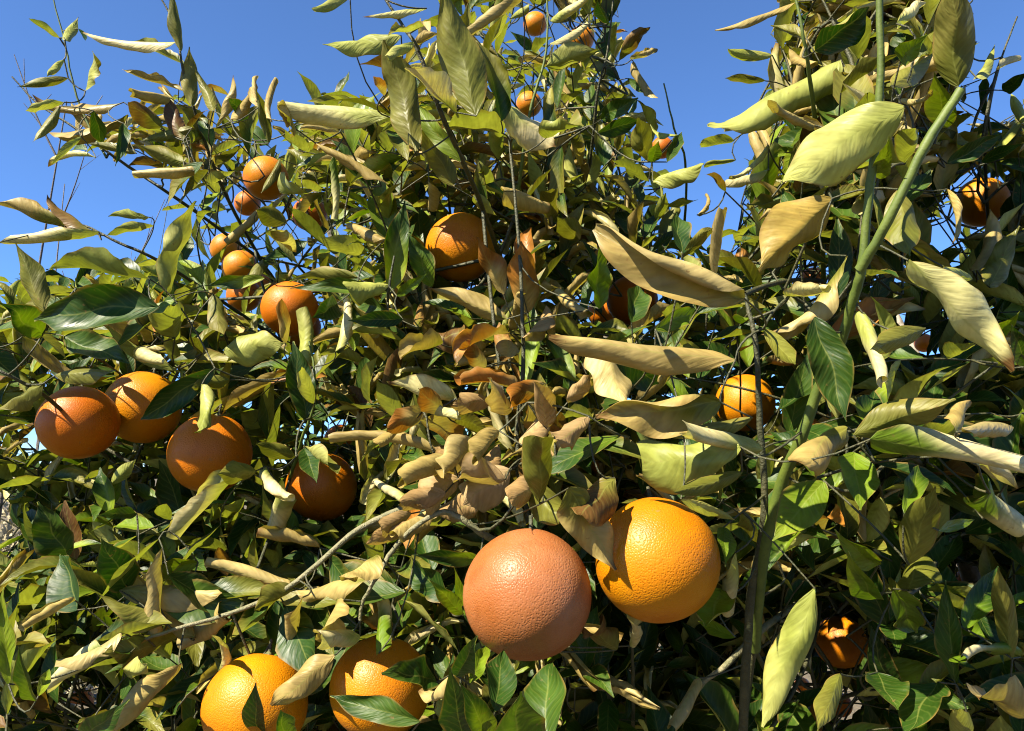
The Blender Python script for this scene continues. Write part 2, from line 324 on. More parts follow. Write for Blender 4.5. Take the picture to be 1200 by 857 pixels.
HEROES = """
70 45 34 22 8 P
76 48 92 20 14 P
92 34 100 48 5 G
205 50 97 38 14 C
75 70 55 90 10 P
80 92 20 102 12 O
100 107 108 60 13 P
145 120 38 111 13 K
75 120 30 130 12 P
70 125 38 167 14 O
150 135 52 155 18 T
110 130 120 170 20 G
95 160 60 193 10 P
112 185 56 196 9 C
145 145 135 195 15 G
160 180 100 168 10 O
212 60 200 -12 16 O
215 75 152 52 14 P
215 107 144 82 12 K
225 125 222 55 20 O
250 130 228 78 14 O
253 150 273 88 14 K
270 140 300 95 14 T
290 140 268 115 20 G
190 150 150 120 22 B
215 165 195 112 20 B
200 115 155 105 14 T
225 150 165 165 16 O
215 190 160 170 18 O
228 200 155 205 14 T
410 -5 365 10 14 P
500 10 425 20 10 C
470 42 378 52 24 P r=80
495 30 455 42 12 P
485 50 455 65 14 P
558 136 516 -22 50 O r=50
488 177 450 47 36 O r=130
455 137 325 122 27 C tw=0 bend=4 phi=200 e=.8,1.1
535 132 475 80 38 C r=170
588 156 523 150 27 P r=330
540 190 486 120 20 L
532 217 495 150 26 O
587 142 555 45 28 O r=140
612 0 551 42 15 T
450 112 438 90 12 R
370 168 455 216 12 T
392 182 396 258 10 Y
318 140 325 92 9 T
304 125 303 90 10 T
315 168 300 105 14 O
345 150 333 118 12 T
645 25 690 -4 12 C
645 52 695 22 10 C
640 78 702 58 28 P r=70
598 22 620 6 10 P
588 120 652 172 42 C r=200
640 162 684 148 20 P
712 28 700 0 14 G
718 65 722 25 8 P
725 72 762 32 18 B
740 70 768 62 10 K
742 72 770 115 10 T
735 92 756 110 9 G
705 140 748 115 22 G
700 156 750 140 20 G
765 165 746 118 14 P
760 190 748 138 26 O
764 190 772 165 16 L
782 190 799 155 14 G
765 213 825 192 20 P r=250
760 213 718 188 14 P
797 158 762 146 8 P
935 2 838 35 10 T
905 65 853 57 14 P
897 95 850 92 11 O
945 45 903 30 14 O
985 70 829 146 34 P tw=0 r=240 phi=250 e=1,1
900 138 848 149 9 C
860 165 820 170 12 P
862 188 825 197 7 P
900 170 856 206 7 C
900 200 850 212 12 C
850 225 828 205 10 B
955 60 1018 8 46 G r=150 phi=25
1060 125 915 213 66 P r=110 phi=185
1122 102 1115 -25 50 O r=90
1110 150 1095 85 36 L
1060 192 1070 150 27 P
1032 210 1042 160 22 L
1055 72 1088 40 26 L
1045 100 1096 60 24 O
1055 116 1088 106 9 T
1050 28 1085 4 14 C
1145 92 1166 52 12 P
1170 82 1197 70 9 C
1175 106 1204 85 15 G
1185 110 1202 142 14 P
1110 192 1176 156 22 G
1150 190 1200 168 14 G
960 72 925 55 12 T
955 147 910 120 12 T
975 233 890 318 62 Z r=70
992 300 892 392 30 K r=250 bend=40
1052 222 1066 300 45 O r=40
1064 305 1186 436 50 C r=230 phi=205 e=.7,1.3 tw=-10 bend=-10
1085 385 1020 410 26 O
1003 365 1030 442 20 C
955 372 992 494 50 G r=45 phi=-10
1145 317 1160 245 26 T r=260
1160 337 1195 265 30 O r=110
1110 222 1115 287 12 T
1140 327 1108 313 15 P
1203 430 1185 380 26 G
925 347 972 343 17 C
895 385 932 427 22 O
1165 395 1195 365 18 L
872 350 697 268 50 T r=250 a=.65 tw=0 phi=-5 w=1 e=1,1
862 422 643 395 36 T tw=5 bend=5 phi=200 e=.45,1.4
838 322 850 246 14 T
817 252 826 228 7 T
800 297 793 250 24 G
800 302 835 268 14 O
703 362 703 288 30 L
740 378 748 335 30 G
768 386 815 362 22 L
690 364 655 338 15 T
618 367 610 283 36 R r=110
612 343 600 387 22 T
590 224 645 242 28 T
698 398 738 477 42 K r=60
722 412 772 450 46 G r=40
845 472 698 488 46 K r=190 a=.6 phi=0 e=1,1
882 490 775 512 20 O
868 524 752 540 62 P r=170 cut=.8 e=1.2,.5 phi=190
895 526 806 504 20 C
870 553 790 577 22 O
798 585 862 610 14 P d=.46
870 600 895 640 20 O
667 572 722 668 46 K r=110 d=.462
620 558 662 612 46 O
632 590 638 512 36 O r=190
618 472 660 503 27 R r=200
690 488 652 516 27 D r=170
720 560 680 604 50 B
605 458 538 452 30 R r=290
535 467 455 448 27 C r=200
520 484 490 455 28 R r=60
497 480 453 506 28 R r=50
495 480 536 490 14 C
535 490 576 508 19 O
500 490 542 532 40 R r=50
512 532 387 520 16 T
532 545 474 568 25 T
597 550 543 592 52 D r=100
537 560 488 592 42 D r=120
502 598 460 622 20 T
492 614 428 638 20 D
482 586 443 562 11 C
358 492 344 400 34 G
368 473 354 430 18 P
347 536 300 520 20 O
312 547 345 580 16 C
327 570 312 627 24 C
357 525 371 566 27 G
356 523 396 556 17 P
375 642 300 630 17 T
252 432 165 492 32 G r=130
237 450 228 507 18 P r=240
270 445 224 455 19 O
287 549 211 630 24 C
300 552 255 556 28 O
80 652 44 588 50 G
160 602 113 605 14 G
50 450 -4 480 23 O
65 440 136 434 20 O
75 265 -2 240 20 K
116 276 55 228 20 B
116 272 0 285 17 C
180 265 125 276 13 P
175 255 127 254 12 P
175 327 54 316 28 G r=200 phi=110
187 360 40 376 50 G r=100 phi=20 bend=40
195 345 230 236 30 P r=170
52 366 18 285 30 O
50 392 0 355 36 M
205 396 199 358 46 P r=120
262 411 334 402 38 P r=120
75 394 152 426 32 G
155 414 192 425 18 C
310 326 240 335 17 M
250 345 262 392 22 O
160 370 172 402 20 T
458 342 474 235 30 M r=120
506 336 478 274 29 M r=40
455 344 340 338 19 M
420 326 338 331 15 O
455 334 405 336 27 P r=220
465 347 500 321 13 L
472 374 408 376 20 G
395 356 365 373 26 G
455 365 415 350 22 G
594 374 502 338 26 K r=80
590 345 559 278 28 R r=60
350 432 350 362 19 P r=300
335 402 330 350 15 R
393 412 402 350 14 C
490 384 495 350 12 B
545 390 498 391 32 B
597 390 535 427 22 R r=220
517 404 470 421 24 K
355 222 328 226 27 P
336 262 300 246 24 O
315 270 347 296 17 C
452 280 410 261 14 T
503 213 502 246 14 T
555 229 582 253 15 P
1020 515 1205 550 35 Y tw=0 bend=12 phi=195 e=.5,1.3
1000 510 1120 468 38 O
1000 530 1008 598 42 L
966 564 905 634 54 L
992 500 935 541 42 K
1160 578 1204 622 30 Y
1146 546 1192 573 20 C
1065 662 1096 570 46 O r=70
1060 602 1076 545 28 M
1030 662 978 620 25 L
1100 622 1142 609 14 L
1120 507 1138 470 24 K
1186 500 1128 502 19 T
955 690 893 852 44 P r=170 phi=185 e=.6,1.4 tw=0 bend=-8
1047 690 1074 742 42 L r=80
1065 692 1076 640 46 O
1027 702 994 645 30 L
1120 802 1108 680 34 G
1130 737 1170 664 36 M
1186 772 1170 665 27 O
1203 842 1148 820 42 T r=160
1130 872 1125 830 28 P
1196 770 1130 776 16 Y
1028 788 1052 832 42 G
985 790 958 857 29 O
1100 800 1060 862 52 G
640 875 647 775 52 G r=40
598 884 612 810 58 L r=30
722 762 684 748 32 B
738 757 735 724 13 C
862 648 860 719 20 C
848 618 850 664 22 L
845 690 826 734 42 L
862 747 818 728 17 L
820 795 787 850 17 T
430 680 350 692 27 K r=220
442 650 398 676 27 K r=150
355 700 355 777 19 T r=240
395 702 370 746 25 K
422 745 377 742 23 C
444 766 444 700 19 Y
392 768 317 826 32 T r=170
512 800 447 790 42 G
492 846 387 816 34 G r=40
562 655 484 650 20 M
530 702 483 654 34 G
542 720 504 680 20 M
540 712 532 665 13 L
545 872 528 782 46 G r=35
575 866 538 800 32 M
542 774 492 808 23 K
535 792 560 745 29 G
550 802 572 755 19 L
580 834 590 760 38 G
303 862 300 800 26 G
337 872 329 832 26 M
300 782 326 755 20 L
345 690 298 716 23 O
10 802 4 688 26 L
42 822 22 758 20 M
45 816 58 784 14 L
88 704 28 740 15 T
140 692 260 695 32 K r=150
197 730 118 698 32 O
142 740 66 773 17 T
182 758 120 766 30 O
153 765 57 812 24 Y
212 778 127 860 27 T r=210
148 792 172 778 22 P
256 720 207 756 27 T
100 862 152 820 32 G
150 692 118 630 47 G
90 715 70 650 42 G
340 690 240 660 17 T
232 660 164 670 25 L
255 790 248 745 13 C
272 802 250 770 24 O
225 750 200 700 20 M
205 857 235 845 18 L
328 186 306 226 11 O d=1.15
302 246 262 282 12 T d=1.1
318 296 278 334 14 O d=1.1
380 226 348 262 14 K d=1.15
560 520 520 560 34 K
640 450 600 478 26 R
585 505 560 540 24 T
650 520 612 540 26 K
470 500 440 520 14 T
570 430 545 400 20 R
612 522 642 468 24 D r=120
600 482 574 444 26 D r=120
592 562 538 562 38 D r=90
562 592 503 602 32 D r=100
640 502 625 448 26 D r=130
600 420 585 378 24 R r=130
612 396 640 358 20 D r=160
577 470 528 476 26 D r=120
665 472 692 440 20 D r=140
632 562 600 592 30 D r=100
547 542 498 548 30 D r=120
522 577 468 592 26 D r=130
482 602 448 626 20 D r=140
652 552 672 510 24 D r=120
565 560 585 520 26 D r=100
510 560 525 520 22 D r=150
"""
# ---------------------------------------------------------------- the fruit: centre pixel, radius in pixels, look, label
ORANGES = [
 (769, 655, 73, 'g', 'large bright orange with leaf shadows, touching the pale sunburnt orange'),
 (618, 695, 76, 'p', 'pale pinkish sunburnt orange with a dimpled dull rind'),
 (92, 495, 44, 'o', 'mostly shaded orange with small sun patches, touching the orange behind a dark green leaf'),
 (168, 477, 43, 'g', 'orange with yellow sunlit top partly covered by a long dark green leaf'),
 (247, 531, 47, 'o', 'shaded orange with sun flecks behind a hanging cream rolled leaf'),
 (377, 570, 41, 'o', 'deep orange fruit in full shade under two drooping leaves'),
 (399, 516, 19, 'o', 'small shaded orange peeping above the fully shaded fruit and a rolled leaf'),
 (540, 290, 41, 'g', 'half sunlit orange near the upright central stem, rust leaf hanging in front of it'),
 (340, 362, 33, 'o', 'orange crossed by thin twigs and upright leaves, lit on its edge'),
 (352, 384, 24, 'o', 'shaded orange under the twig crossed orange'),
 (308, 338, 18, 'o', 'small dark orange tucked above the twig crossed orange'),
 (312, 209, 26, 'g', 'golden orange at the top of the far fruit cluster'),
 (290, 238, 15, 'o', 'small shaded orange just under the golden top fruit of the cluster'),
 (363, 251, 20, 'o', 'dull shaded orange hanging beside open sky in the far cluster'),
 (265, 291, 18, 'g', 'golden yellow orange on the outer side of the far cluster'),
 (282, 314, 21, 'g', 'bright yellow orange crossed by a green leaf in the far cluster'),
 (286, 346, 20, 'o', 'dark orange at the bottom of the far fruit cluster'),
 (741, 352, 30, 'o', 'shaded orange half hidden by a dark pointed leaf under a broad tan leaf'),
 (706, 366, 18, 'o', 'dim red orange deep in shade next to a bright green leaf'),
 (873, 472, 34, 'g', 'orange with yellow lit side behind the dark upright stem'),
 (1150, 237, 29, 'g', 'round golden orange behind thin twigs, against blue sky gaps'),
 (953, 328, 15, 'o', 'orange glimpsed between tan curled leaves by the stem fork'),
 (627, 28, 14, 'g', 'tiny yellow orange high up beside the green top shoot'),
 (681, 46, 15, 'g', 'small far orange under pale rolled leaves near the tree top'),
 (620, 122, 15, 'g', 'small golden orange above the wide pale curled leaf'),
 (776, 173, 13, 'o', 'small reddish orange against the sky behind upright leaves'),
 (300, 827, 60, 'g', 'large orange half covered by a long tan curled leaf'),
 (446, 805, 58, 'g', 'large orange behind a flat green leaf and an upright rolled leaf'),
 (985, 752, 30, 'g', 'orange dappled with leaf shadow beside a long drooping pale leaf'),
 (1136, 682, 16, 'o', 'small dull red orange behind an upright light green leaf'),
 (940, 803, 9, 'o', 'tiny dark orange just below the dappled orange'),
 (984, 826, 14, 'o', 'dark red orange in deep shade behind an olive leaf'),
 (577, 346, 20, 'o', 'orange behind a rust coloured leaf, next to the central stem'),
 (95, 822, 14, 'o', 'small dark red orange deep among broad green leaves'),
 (556, 487, 18, 'o', 'reddish orange under an arched rust coloured leaf'),
 (1083, 402, 11, 'o', 'dark red orange deep behind the long cream rolled leaf'),
]
R0 = .041
def orange_mesh(seed, nu=44, nv=30):
    r = np.random.default_rng(seed); th = np.linspace(0, pi, nv + 1); ph = np.arange(nu) * 2 * pi / nu
    TH, PH = np.meshgrid(th, ph, indexing='ij')
    rad = 1 + .010 * np.sin(2 * PH + r.uniform(0, 6)) * np.sin(TH) + .008 * np.sin(3 * PH + r.uniform(0, 6)) * np.sin(TH) ** 2
    rad = rad - .045 * np.exp(-(TH / .16) ** 2) - .02 * np.exp(-((pi - TH) / .13) ** 2) + .012 * np.cos(TH * 2 + r.uniform(0, 3))
    V = np.stack([rad * np.sin(TH) * np.cos(PH), rad * np.sin(TH) * np.sin(PH), rad * np.cos(TH) * .975], -1) * R0
    V = V.reshape(-1, 3); i = np.arange((nv + 1) * nu).reshape(nv + 1, nu); j = np.roll(i, -1, 1)
    F = np.stack([i[:-1], i[1:], j[1:], j[:-1]], -1).reshape(-1, 4)
    keep = V
    # weld the poles
    top = np.arange(nu); bot = np.arange(nv * nu, (nv + 1) * nu)
    V[top] = V[top].mean(0) + np.stack([np.cos(ph), np.sin(ph), 0 * ph], 1) * 1e-4; V[bot] = V[bot].mean(0) + np.stack([np.cos(ph), np.sin(ph), 0 * ph], 1) * 1e-4
    return mesh_np('orange', keep, F)
def calyx_mesh():
    n = 10; a = np.arange(n) * 2 * pi / n; rr = np.where(np.arange(n) % 2 == 0, .0062, .0032)
    ring = np.stack([np.cos(a) * rr, np.sin(a) * rr, np.where(np.arange(n) % 2 == 0, -.0010, .0006)], 1)
    inner = np.stack([np.cos(a) * .0018, np.sin(a) * .0018, np.full(n, .0030)], 1)
    V = np.concatenate([ring, inner, ring * [.9, .9, 1] - [0, 0, .0014]])
    F = [(i, (i + 1) % n, n + (i + 1) % n, n + i) for i in range(n)] + [(2 * n + i, 2 * n + (i + 1) % n, (i + 1) % n, i) for i in range(n)]
    return mesh_np('calyx', V, np.array(F))
OM = {}
for kk, mt in (('o', M_rind), ('g', M_sunlit_gold), ('p', M_pale)):
    OM[kk] = [orange_mesh(5 + q) for q in range(3)]
    for m in OM[kk]: m.materials.append(mt)
CALYX = calyx_mesh(); CALYX.materials.append(M_calyx)
ac = Acc(); tube(ac, [(0, 0, -.002), (.0004, 0, .004), (.001, 0, .011)], [.0017, .0015, .0014], 6); STALK = ac.mesh('stalk'); STALK.materials.append(M_twig)
fruit = []                                            # centre, radius, stalk top, tree
for q, (x, y, rp, look, lab) in enumerate(ORANGES):
    rr = R0 * (1.0 + .04 * math.sin(q * 2.3)) * (.83 if rp < 36 else 1)
    if rp < 17: rr *= .80
    d = rr * FPX / rp; c = at(x, y, d)
    o = link('orange', OM[look][q % 3], None, None, c)
    s = rr / R0; o.scale = (s, s, s)
    tilt = nrm(np.array([rng.normal() * .22, rng.normal() * .15 + .25, 1.0]))
    if look == 'p': tilt = nrm(np.array([.08, .42, 1.0]))
    o.rotation_mode = 'QUATERNION'; o.rotation_quaternion = Vector(tilt).to_track_quat('Z', 'Y')
    tag(o, lab, 'orange', 'oranges hanging on the trees')
    zt = R0 * .925
    link('calyx', CALYX, None, o, (0, 0, zt)); link('stalk', STALK, None, o, (0, 0, zt + .002))
    fruit.append((c, rr, c + tilt * s * (zt + .012), 0 if (x < 800 or rp < 0) else 1))

# ---------------------------------------------------------------- skeletons of the two trees
# hand laid stems: tree, half width in mm at root and tip, material, then (x, y, depth) from root to tip
STEMS = [
 (0, 2.6, .9, 'w', [(300,300,1.2),(210,235,1.08),(150,195,1.02),(115,170,1.0),(80,145,1.0),(45,122,1.0),(14,90,1.0)]),
 (0, 2.8, .9, 'w', [(320,330,1.25),(265,230,1.1),(235,150,1.03),(215,85,1.0),(205,30,1.0),(172,-30,1.0)]),
 (0, 1.6, .7, 'g', [(125,185,1.0),(105,150,1.02),(87,103,1.02),(75,45,1.02),(65,10,1.02),(58,-25,1.02)]),
 (0, 2.6, .9, 'w', [(330,400,1.1),(240,340,.98),(185,305,.9),(140,285,.88),(100,265,.88),(70,260,.88)]),
 (0, 2.6, 1.0, 'w', [(585,300,.85),(560,230,.72),(520,140,.62),(490,60,.6),(475,35,.6),(445,-10,.6)]),
 (0, 2.6, .9, 'w', [(620,612,.655),(606,520,.66),(613,430,.67),(609,300,.69),(598,180,.72),(592,110,.74)]),
 (0, 2.2, .9, 'g', [(604,250,.85),(612,190,.82),(624,120,.8),(640,60,.8),(641,-20,.8)]),
 (0, 2.6, .9, 'w', [(670,300,1.15),(690,200,1.02),(700,110,.96),(712,60,.95),(720,-15,.95)]),
 (0, 3.6, 1.2, 'b', [(700,560,1.0),(590,565,.75),(525,572,.66),(480,592,.64),(440,610,.64),(410,628,.63),(350,680,.62),(310,703,.62),(260,722,.62),(190,742,.61),(150,760,.61)]),
 (0, 3.0, 1.2, 'b', [(640,640,.75),(605,640,.64),(572,630,.59),(550,615,.58),(522,600,.58),(490,615,.58),(460,645,.58),(440,680,.57),(425,705,.57),(422,728,.57)]),
 (0, 1.8, .9, 'g', [(340,560,.82),(350,530,.77),(355,510,.75),(368,475,.74),(368,430,.74),(362,400,.75)]),
 (0, 2.0, .8, 'g', [(790,330,1.25),(802,260,1.02),(803,190,.92),(790,150,.9),(778,98,.9)]),
 (0, 3.0, 1.0, 'w', [(150,560,.95),(110,520,.84),(60,470,.76),(10,440,.72),(-40,420,.72)]),
 (0, 2.4, 1.0, 'w', [(470,420,.95),(455,385,.8),(455,345,.74),(462,300,.74)]),
 (1, 4.6, 2.0, 'g', [(884,760,.60),(893,660,.56),(915,570,.54),(938,515,.52),(958,460,.51),(985,400,.49),(1000,350,.475),(1010,312,.465),(1020,215,.46),(1031,110,.455),(1030,-30,.45)]),
 (1, 3.2, 2.6, 'g', [(1008,316,.465),(1040,260,.45),(1085,170,.44),(1126,106,.44)]),
 (1, 4.0, 1.4, 'w', [(868,930,.64),(873,800,.59),(880,700,.57),(896,600,.55),(891,500,.545),(885,400,.54),(872,345,.55)]),
 (1, 2.4, .9, 'w', [(1165,330,1.05),(1156,230,.95),(1156,150,.9),(1170,80,.9),(1192,20,.9)]),
 (1, 3.2, 1.6, 'b', [(960,690,.8),(900,732,.66),(850,780,.62),(825,800,.62),(788,850,.62)]),
 (1, 2.2, 1.4, 'w', [(742,920,.8),(742,860,.72),(742,800,.68),(740,735,.66)]),
 (1, 2.4, .9, 'g', [(965,330,.75),(960,200,.66),(950,100,.6),(942,45,.58),(930,-15,.58)]),
 (1, 2.6, 1.0, 'w', [(1110,640,.75),(1075,690,.6),(1050,695,.56)]),
 (1, 2.6, 1.0, 'w', [(1100,560,.8),(1060,530,.56),(1010,512,.5)]),
]
TRUNKS = [np.array([-.15, 1.95, 0]), np.array([1.35, 1.75, 0])]
LIMBS = [[(-.75, 1.35, 1.75), (-.45, 1.45, 2.2), (-.05, 1.25, 2.1), (.05, 1.15, 1.55), (-.45, 1.15, 1.3), (-.1, 1.9, 2.3), (-1.2, 2.0, 1.9), (-.3, 2.7, 2.1), (.25, 1.6, 2.15), (-1.0, 1.4, 1.1)],
         [(.75, 1.15, 1.6), (.9, 1.2, 2.1), (.45, 1.05, 1.3), (1.3, 1.3, 2.2), (1.8, 1.5, 1.9), (1.3, 2.4, 2.2), (.65, 1.3, 1.15), (1.6, 1.1, 1.4)]]
TREE = []
for tname, tlab in (('orange_tree', 'orange tree loaded with clustered fruit among olive and tan curling leaves, thin woody twigs'),
                    ('orange_tree', 'orange tree with thick green stems carrying broad pale rolled leaves, few fruit')):
    e = bpy.data.objects.new(tname, None); COL.objects.link(e); e.location = TRUNKS[len(TREE)]; e.empty_display_size = .2
    tag(e, tlab, 'orange tree', None); TREE.append(e)
def local(t, me):                                      # meshes are written in world space, then moved under the tree
    me.transform(Matrix.Translation(Vector(-TRUNKS[t]))); return me
nodes = [[], []]; parent = [[], []]; own = [[], []]    # own: True where the edge to the parent is drawn as a branch of its own
kid_load = [[], []]
def add_node(t, p, par, drawn=False):
    nodes[t].append(np.asarray(p, float)); parent[t].append(par); own[t].append(drawn); kid_load[t].append(0.0); return len(nodes[t]) - 1
def nearest(t, p):
    A = np.array(nodes[t]); return int(np.argmin(((A - p) ** 2).sum(1)))
for t in (0, 1):
    b = TRUNKS[t]; fork = b + np.array([.04, -.05, .62])
    P = smooth_line([b + [0, 0, -.12], b + [.02, -.01, .18], b + [-.01, -.03, .42], fork], 6)
    ac = Acc(); tube(ac, P, np.interp(np.linspace(0, 1, len(P)), [0, .25, 1], [.105, .078, .066]) * (1 + .05 * rng.normal(size=len(P))), 14)
    link('trunk', local(t, ac.mesh('trunk')), M_bark, TREE[t])
    last = None
    for p in P: last = add_node(t, p, -1 if last is None else last, True)
    for tip in LIMBS[t]:
        tip = np.array(tip) + [0, .25, 0]; mid = fork * .5 + tip * .5 + np.array([rng.normal() * .08, rng.normal() * .08, .06]); 
        Q = smooth_line([fork + [0, 0, -.03], mid, tip], 8)
        ac = Acc(); tube(ac, Q, np.linspace(.036, .008, len(Q)), 9)
        link('limb', local(t, ac.mesh('limb')), M_bark, TREE[t])
        pr = last
        for p in Q[1:]: pr = add_node(t, p, pr, True)
SM = {'w': M_twig, 'g': M_green_stem, 'b': bark_material('grey_green_bark', (.10, .098, .038), (.17, .15, .075), 120)}
for (t, r0, r1, mk, pts) in STEMS:
    P = smooth_line([at(*p) for p in pts], 5)
    P = P + rng.normal(size=P.shape) * .0002
    ac = Acc(); R = np.linspace(r0, r1, len(P)) / 1000
    R = R * (1 + .06 * (np.arange(len(P)) % 5 == 0))            # nodes swell a little
    tube(ac, P, R, 8)
    link('branch', local(t, ac.mesh('branch')), SM[mk], TREE[t])
    pr = add_node(t, P[0], nearest(t, P[0]))
    for p in P[1:]: pr = add_node(t, p, pr, True)

# ---------------------------------------------------------------- the leaves that can be picked out one by one
def shape_kind(roll, r, kw={}):
    d_ = shape_kind_(roll, r)
    if 'e' in kw: d_['ends'] = tuple(map(float, kw['e'].split(',')))
    if 'cut' in kw: d_['cut'] = float(kw['cut'])
    return d_
def shape_kind_(roll, r):
    if roll > 260 and r.random() < .7: return dict(blunt=.42, ends=(.8, 1.2), peak=r.uniform(.85, 1.15), cut=r.uniform(.86, .93))
    if roll < 130: return dict(blunt=.85, ends=(.9, 1.1))
    e = ((.35, 1.55), (.5, 1.3), (1.25, .5), (1.05, .95))[r.choice(4, p=[.38, .27, .17, .18])]
    return dict(blunt=.7, ends=e, peak=r.uniform(.8, 1.25), cut=r.uniform(.93, 1.0) if roll > 200 else 1.0)
leaves = []                                            # dict: tree, V, F, uv, cu, cd, hero
for li, line in enumerate(HEROES.strip().splitlines()):
    f = line.split(); bx, by, tx, ty, w = map(float, f[:5]); st = f[5]; kw = dict(a.split('=') for a in f[6:])
    r = np.random.default_rng(1000 + li)
    roll, phi = STY[st][:2]
    roll = float(kw.get('r', roll * r.uniform(.85, 1.12))); phi = float(kw.get('phi', phi + (r.choice([-1, 1]) * r.uniform(15, 105) if roll > 200 else r.normal() * (40 if roll > 130 else 22))))
    Lp = math.hypot(tx - bx, ty - by)
    d = float(front((bx + tx) / 2, (by + ty) / 2)[0]) * r.uniform(.97, 1.04)
    d = min(d, .118 * FPX / Lp)
    if 'd' in kw: d = float(kw['d'])
    L2 = Lp * d / FPX; want = r.uniform(.058, .075)
    dd = math.sqrt(max(want ** 2 - L2 ** 2, 0)) * (1 if r.random() < .35 else -1) * .8 + r.normal() * .004
    # the blade's base is kept, its tip leans towards or away from the viewer
    B = at(bx, by, d); T = at(tx, ty, d + dd); L = np.linalg.norm(T - B)
    R = math.radians(roll); vis = math.sin(R / 2) / (R / 2) if R < pi else 2 / R
    if phi % 360 < 60 or phi % 360 > 300: vis = max(vis, .45)
    W = min(w * d / FPX / max(vis, .30), .60 * L + .004)
    bend = float(kw.get('bend', r.normal() * 16 + 6))
    sk = dict(fold=r.uniform(8, 26) if roll < 100 else r.uniform(2, 12), twist=float(kw.get('tw', r.normal() * (6 if roll > 260 else 14))), wave=r.uniform(.02, .05) if roll > 260 else r.uniform(.04, .11), asym=float(kw.get('a', r.normal() * (.42 if roll > 130 else .14))),
              tipcurl=r.uniform(0, 12 if roll > 260 else 45) if st in 'TCKRBPD' else r.uniform(0, 18), seed=li, **shape_kind(roll, r, kw))
    y = nrm(T - B); nz = nrm(EYE - (B + T) / 2); nz = nrm(nz - y * (nz @ y)); nz = rot_about(nz, y, math.radians(phi)); FR = frame(y, nz).T
    e2 = np.array([tx - bx, ty - by]) / Lp
    for it in range(4):                                # until the blade is as wide as it looks in the photograph
        V, F, uv = leaf_shape(L, W, roll, bend, **(sk if it == 3 else dict(sk, nu=8, nv=8)))
        V = V @ FR + B
        qx, qy, _ = proj(V); a_ = ((qx - bx) * e2[0] + (qy - by) * e2[1]) / Lp; pp = (qx - bx) * -e2[1] + (qy - by) * e2[0]
        wid = max(np.ptp(pp[np.abs(a_ - c_) < .09]) if (np.abs(a_ - c_) < .09).sum() > 2 else 0 for c_ in (.3, .45, .6, .75))
        if it < 3: W = float(np.clip(W * np.clip(w / max(wid, 1), .6, 1.6), .10 * L, .72 * L))
    cu, cd = leaf_colours(st, uv, r)
    t = 1 if (bx > 815 or 'w' in kw or (bx > 640 and tx > 700 and by > 300 and bx > 830)) else 0
    leaves.append(dict(t=t, V=V, F=F, uv=uv, cu=cu, cd=cd, hero=True, base=B, hid=line))

# leaves added on the sunny side of the fruit to cast shade on it
SHADED = {0: 1, 2: 8, 3: 3, 4: 8, 5: 12, 6: 4, 7: 1, 8: 2, 9: 4, 10: 3, 13: 2, 16: 2, 17: 4, 18: 4, 21: 3, 26: 9, 27: 7, 28: 1, 29: 4, 30: 3, 31: 4, 32: 4, 33: 4, 34: 4, 35: 4}
ORP = np.array([o[:3] for o in ORANGES], float); ORD = np.array([(f[0] - EYE) @ FWD for f in fruit])
for q, n in SHADED.items():
    c, rr, _, t = fruit[q]; r = np.random.default_rng(900 + q); got = 0
    for _ in range(400):
        if got >= n: break
        s1 = nrm(np.cross(SUN, [0, 0, 1])); s2 = np.cross(SUN, s1)
        m = c + SUN * r.uniform(.07, .19) + s1 * r.normal() * rr * .55 + s2 * r.normal() * rr * .55
        ax = nrm(np.array([r.normal(), r.normal() * .6, r.normal() * .7 - .3])); ll = r.uniform(.06, .085); B = m - ax * ll / 2
        st = str(r.choice(['O', 'G', 'P', 'M', 'T'], p=[.3, .25, .2, .15, .1]))
        V, F, uv = leaf_shape(ll, ll * r.uniform(.4, .5), STY[st][0] * r.uniform(.6, 1), r.normal() * 15, r.uniform(3, 12), r.normal() * 15, .04, 0, r.uniform(0, 30), nu=10, nv=8, seed=q * 50 + _, **shape_kind(STY[st][0], r))
        V = V @ frame(ax, nrm(SUN + r.normal(size=3) * .35)).T + B
        x, y, d = proj(V)
        if (((x[:, None] - ORP[:, 0]) ** 2 + (y[:, None] - ORP[:, 1]) ** 2 < (ORP[:, 2] * .93) ** 2) & (d[:, None] < ORD + .02)).any(): continue
        if (d < near_front(x, y) - .02).any() or d.min() < .36: continue
        cu, cd = leaf_colours(st, uv, r); got += 1
        leaves.append(dict(t=t, V=V, F=F, uv=uv, cu=cu, cd=cd, hero=True, base=B, hid='shade%d' % q))
    if got < n: print('shade', q, got, n)
# ---------------------------------------------------------------- leafy shoots filling the crowns
def inside(poly, x, y):
    poly = np.array(poly, float); c = np.zeros(np.shape(x), bool); j = len(poly) - 1
    for i in range(len(poly)):
        xi, yi = poly[i]; xj, yj = poly[j]
        c ^= ((yi > y) != (yj > y)) & (x < (xj - xi) * (y - yi) / (yj - yi + 1e-9) + xi); j = i
    return c
SKY = [[(-900,-900),(610,-900),(560,-40),(500,-5),(470,60),(450,112),(345,112),(335,125),(312,108),(262,106),(215,98),(165,106),(62,122),(72,185),(150,200),(185,222),(240,232),(215,285),(165,300),(110,312),(40,318),(0,322),(-60,330),(-900,330)],
       [(705,-900),(905,-900),(905,0),(890,110),(868,180),(868,262),(835,292),(812,268),(792,225),(760,112),(742,70),(735,0)],
       [(1150,-900),(1900,-900),(1900,40),(1210,60),(1188,140),(1152,150),(1135,120),(1150,60)],
       [(1095,262),(1118,262),(1118,305),(1095,305)], [(36,500),(52,500),(52,540),(36,540)], [(-200,588),(14,588),(18,640),(-200,636)]]
def in_sky(x, y):
    c = np.zeros(np.shape(x), bool)
    for p in SKY: c |= inside(p, x, y)
    return c
SKY_GRID = in_sky(_gx, _gy); sky_exact = in_sky
def in_sky(x, y): return on_grid(SKY_GRID, x, y)
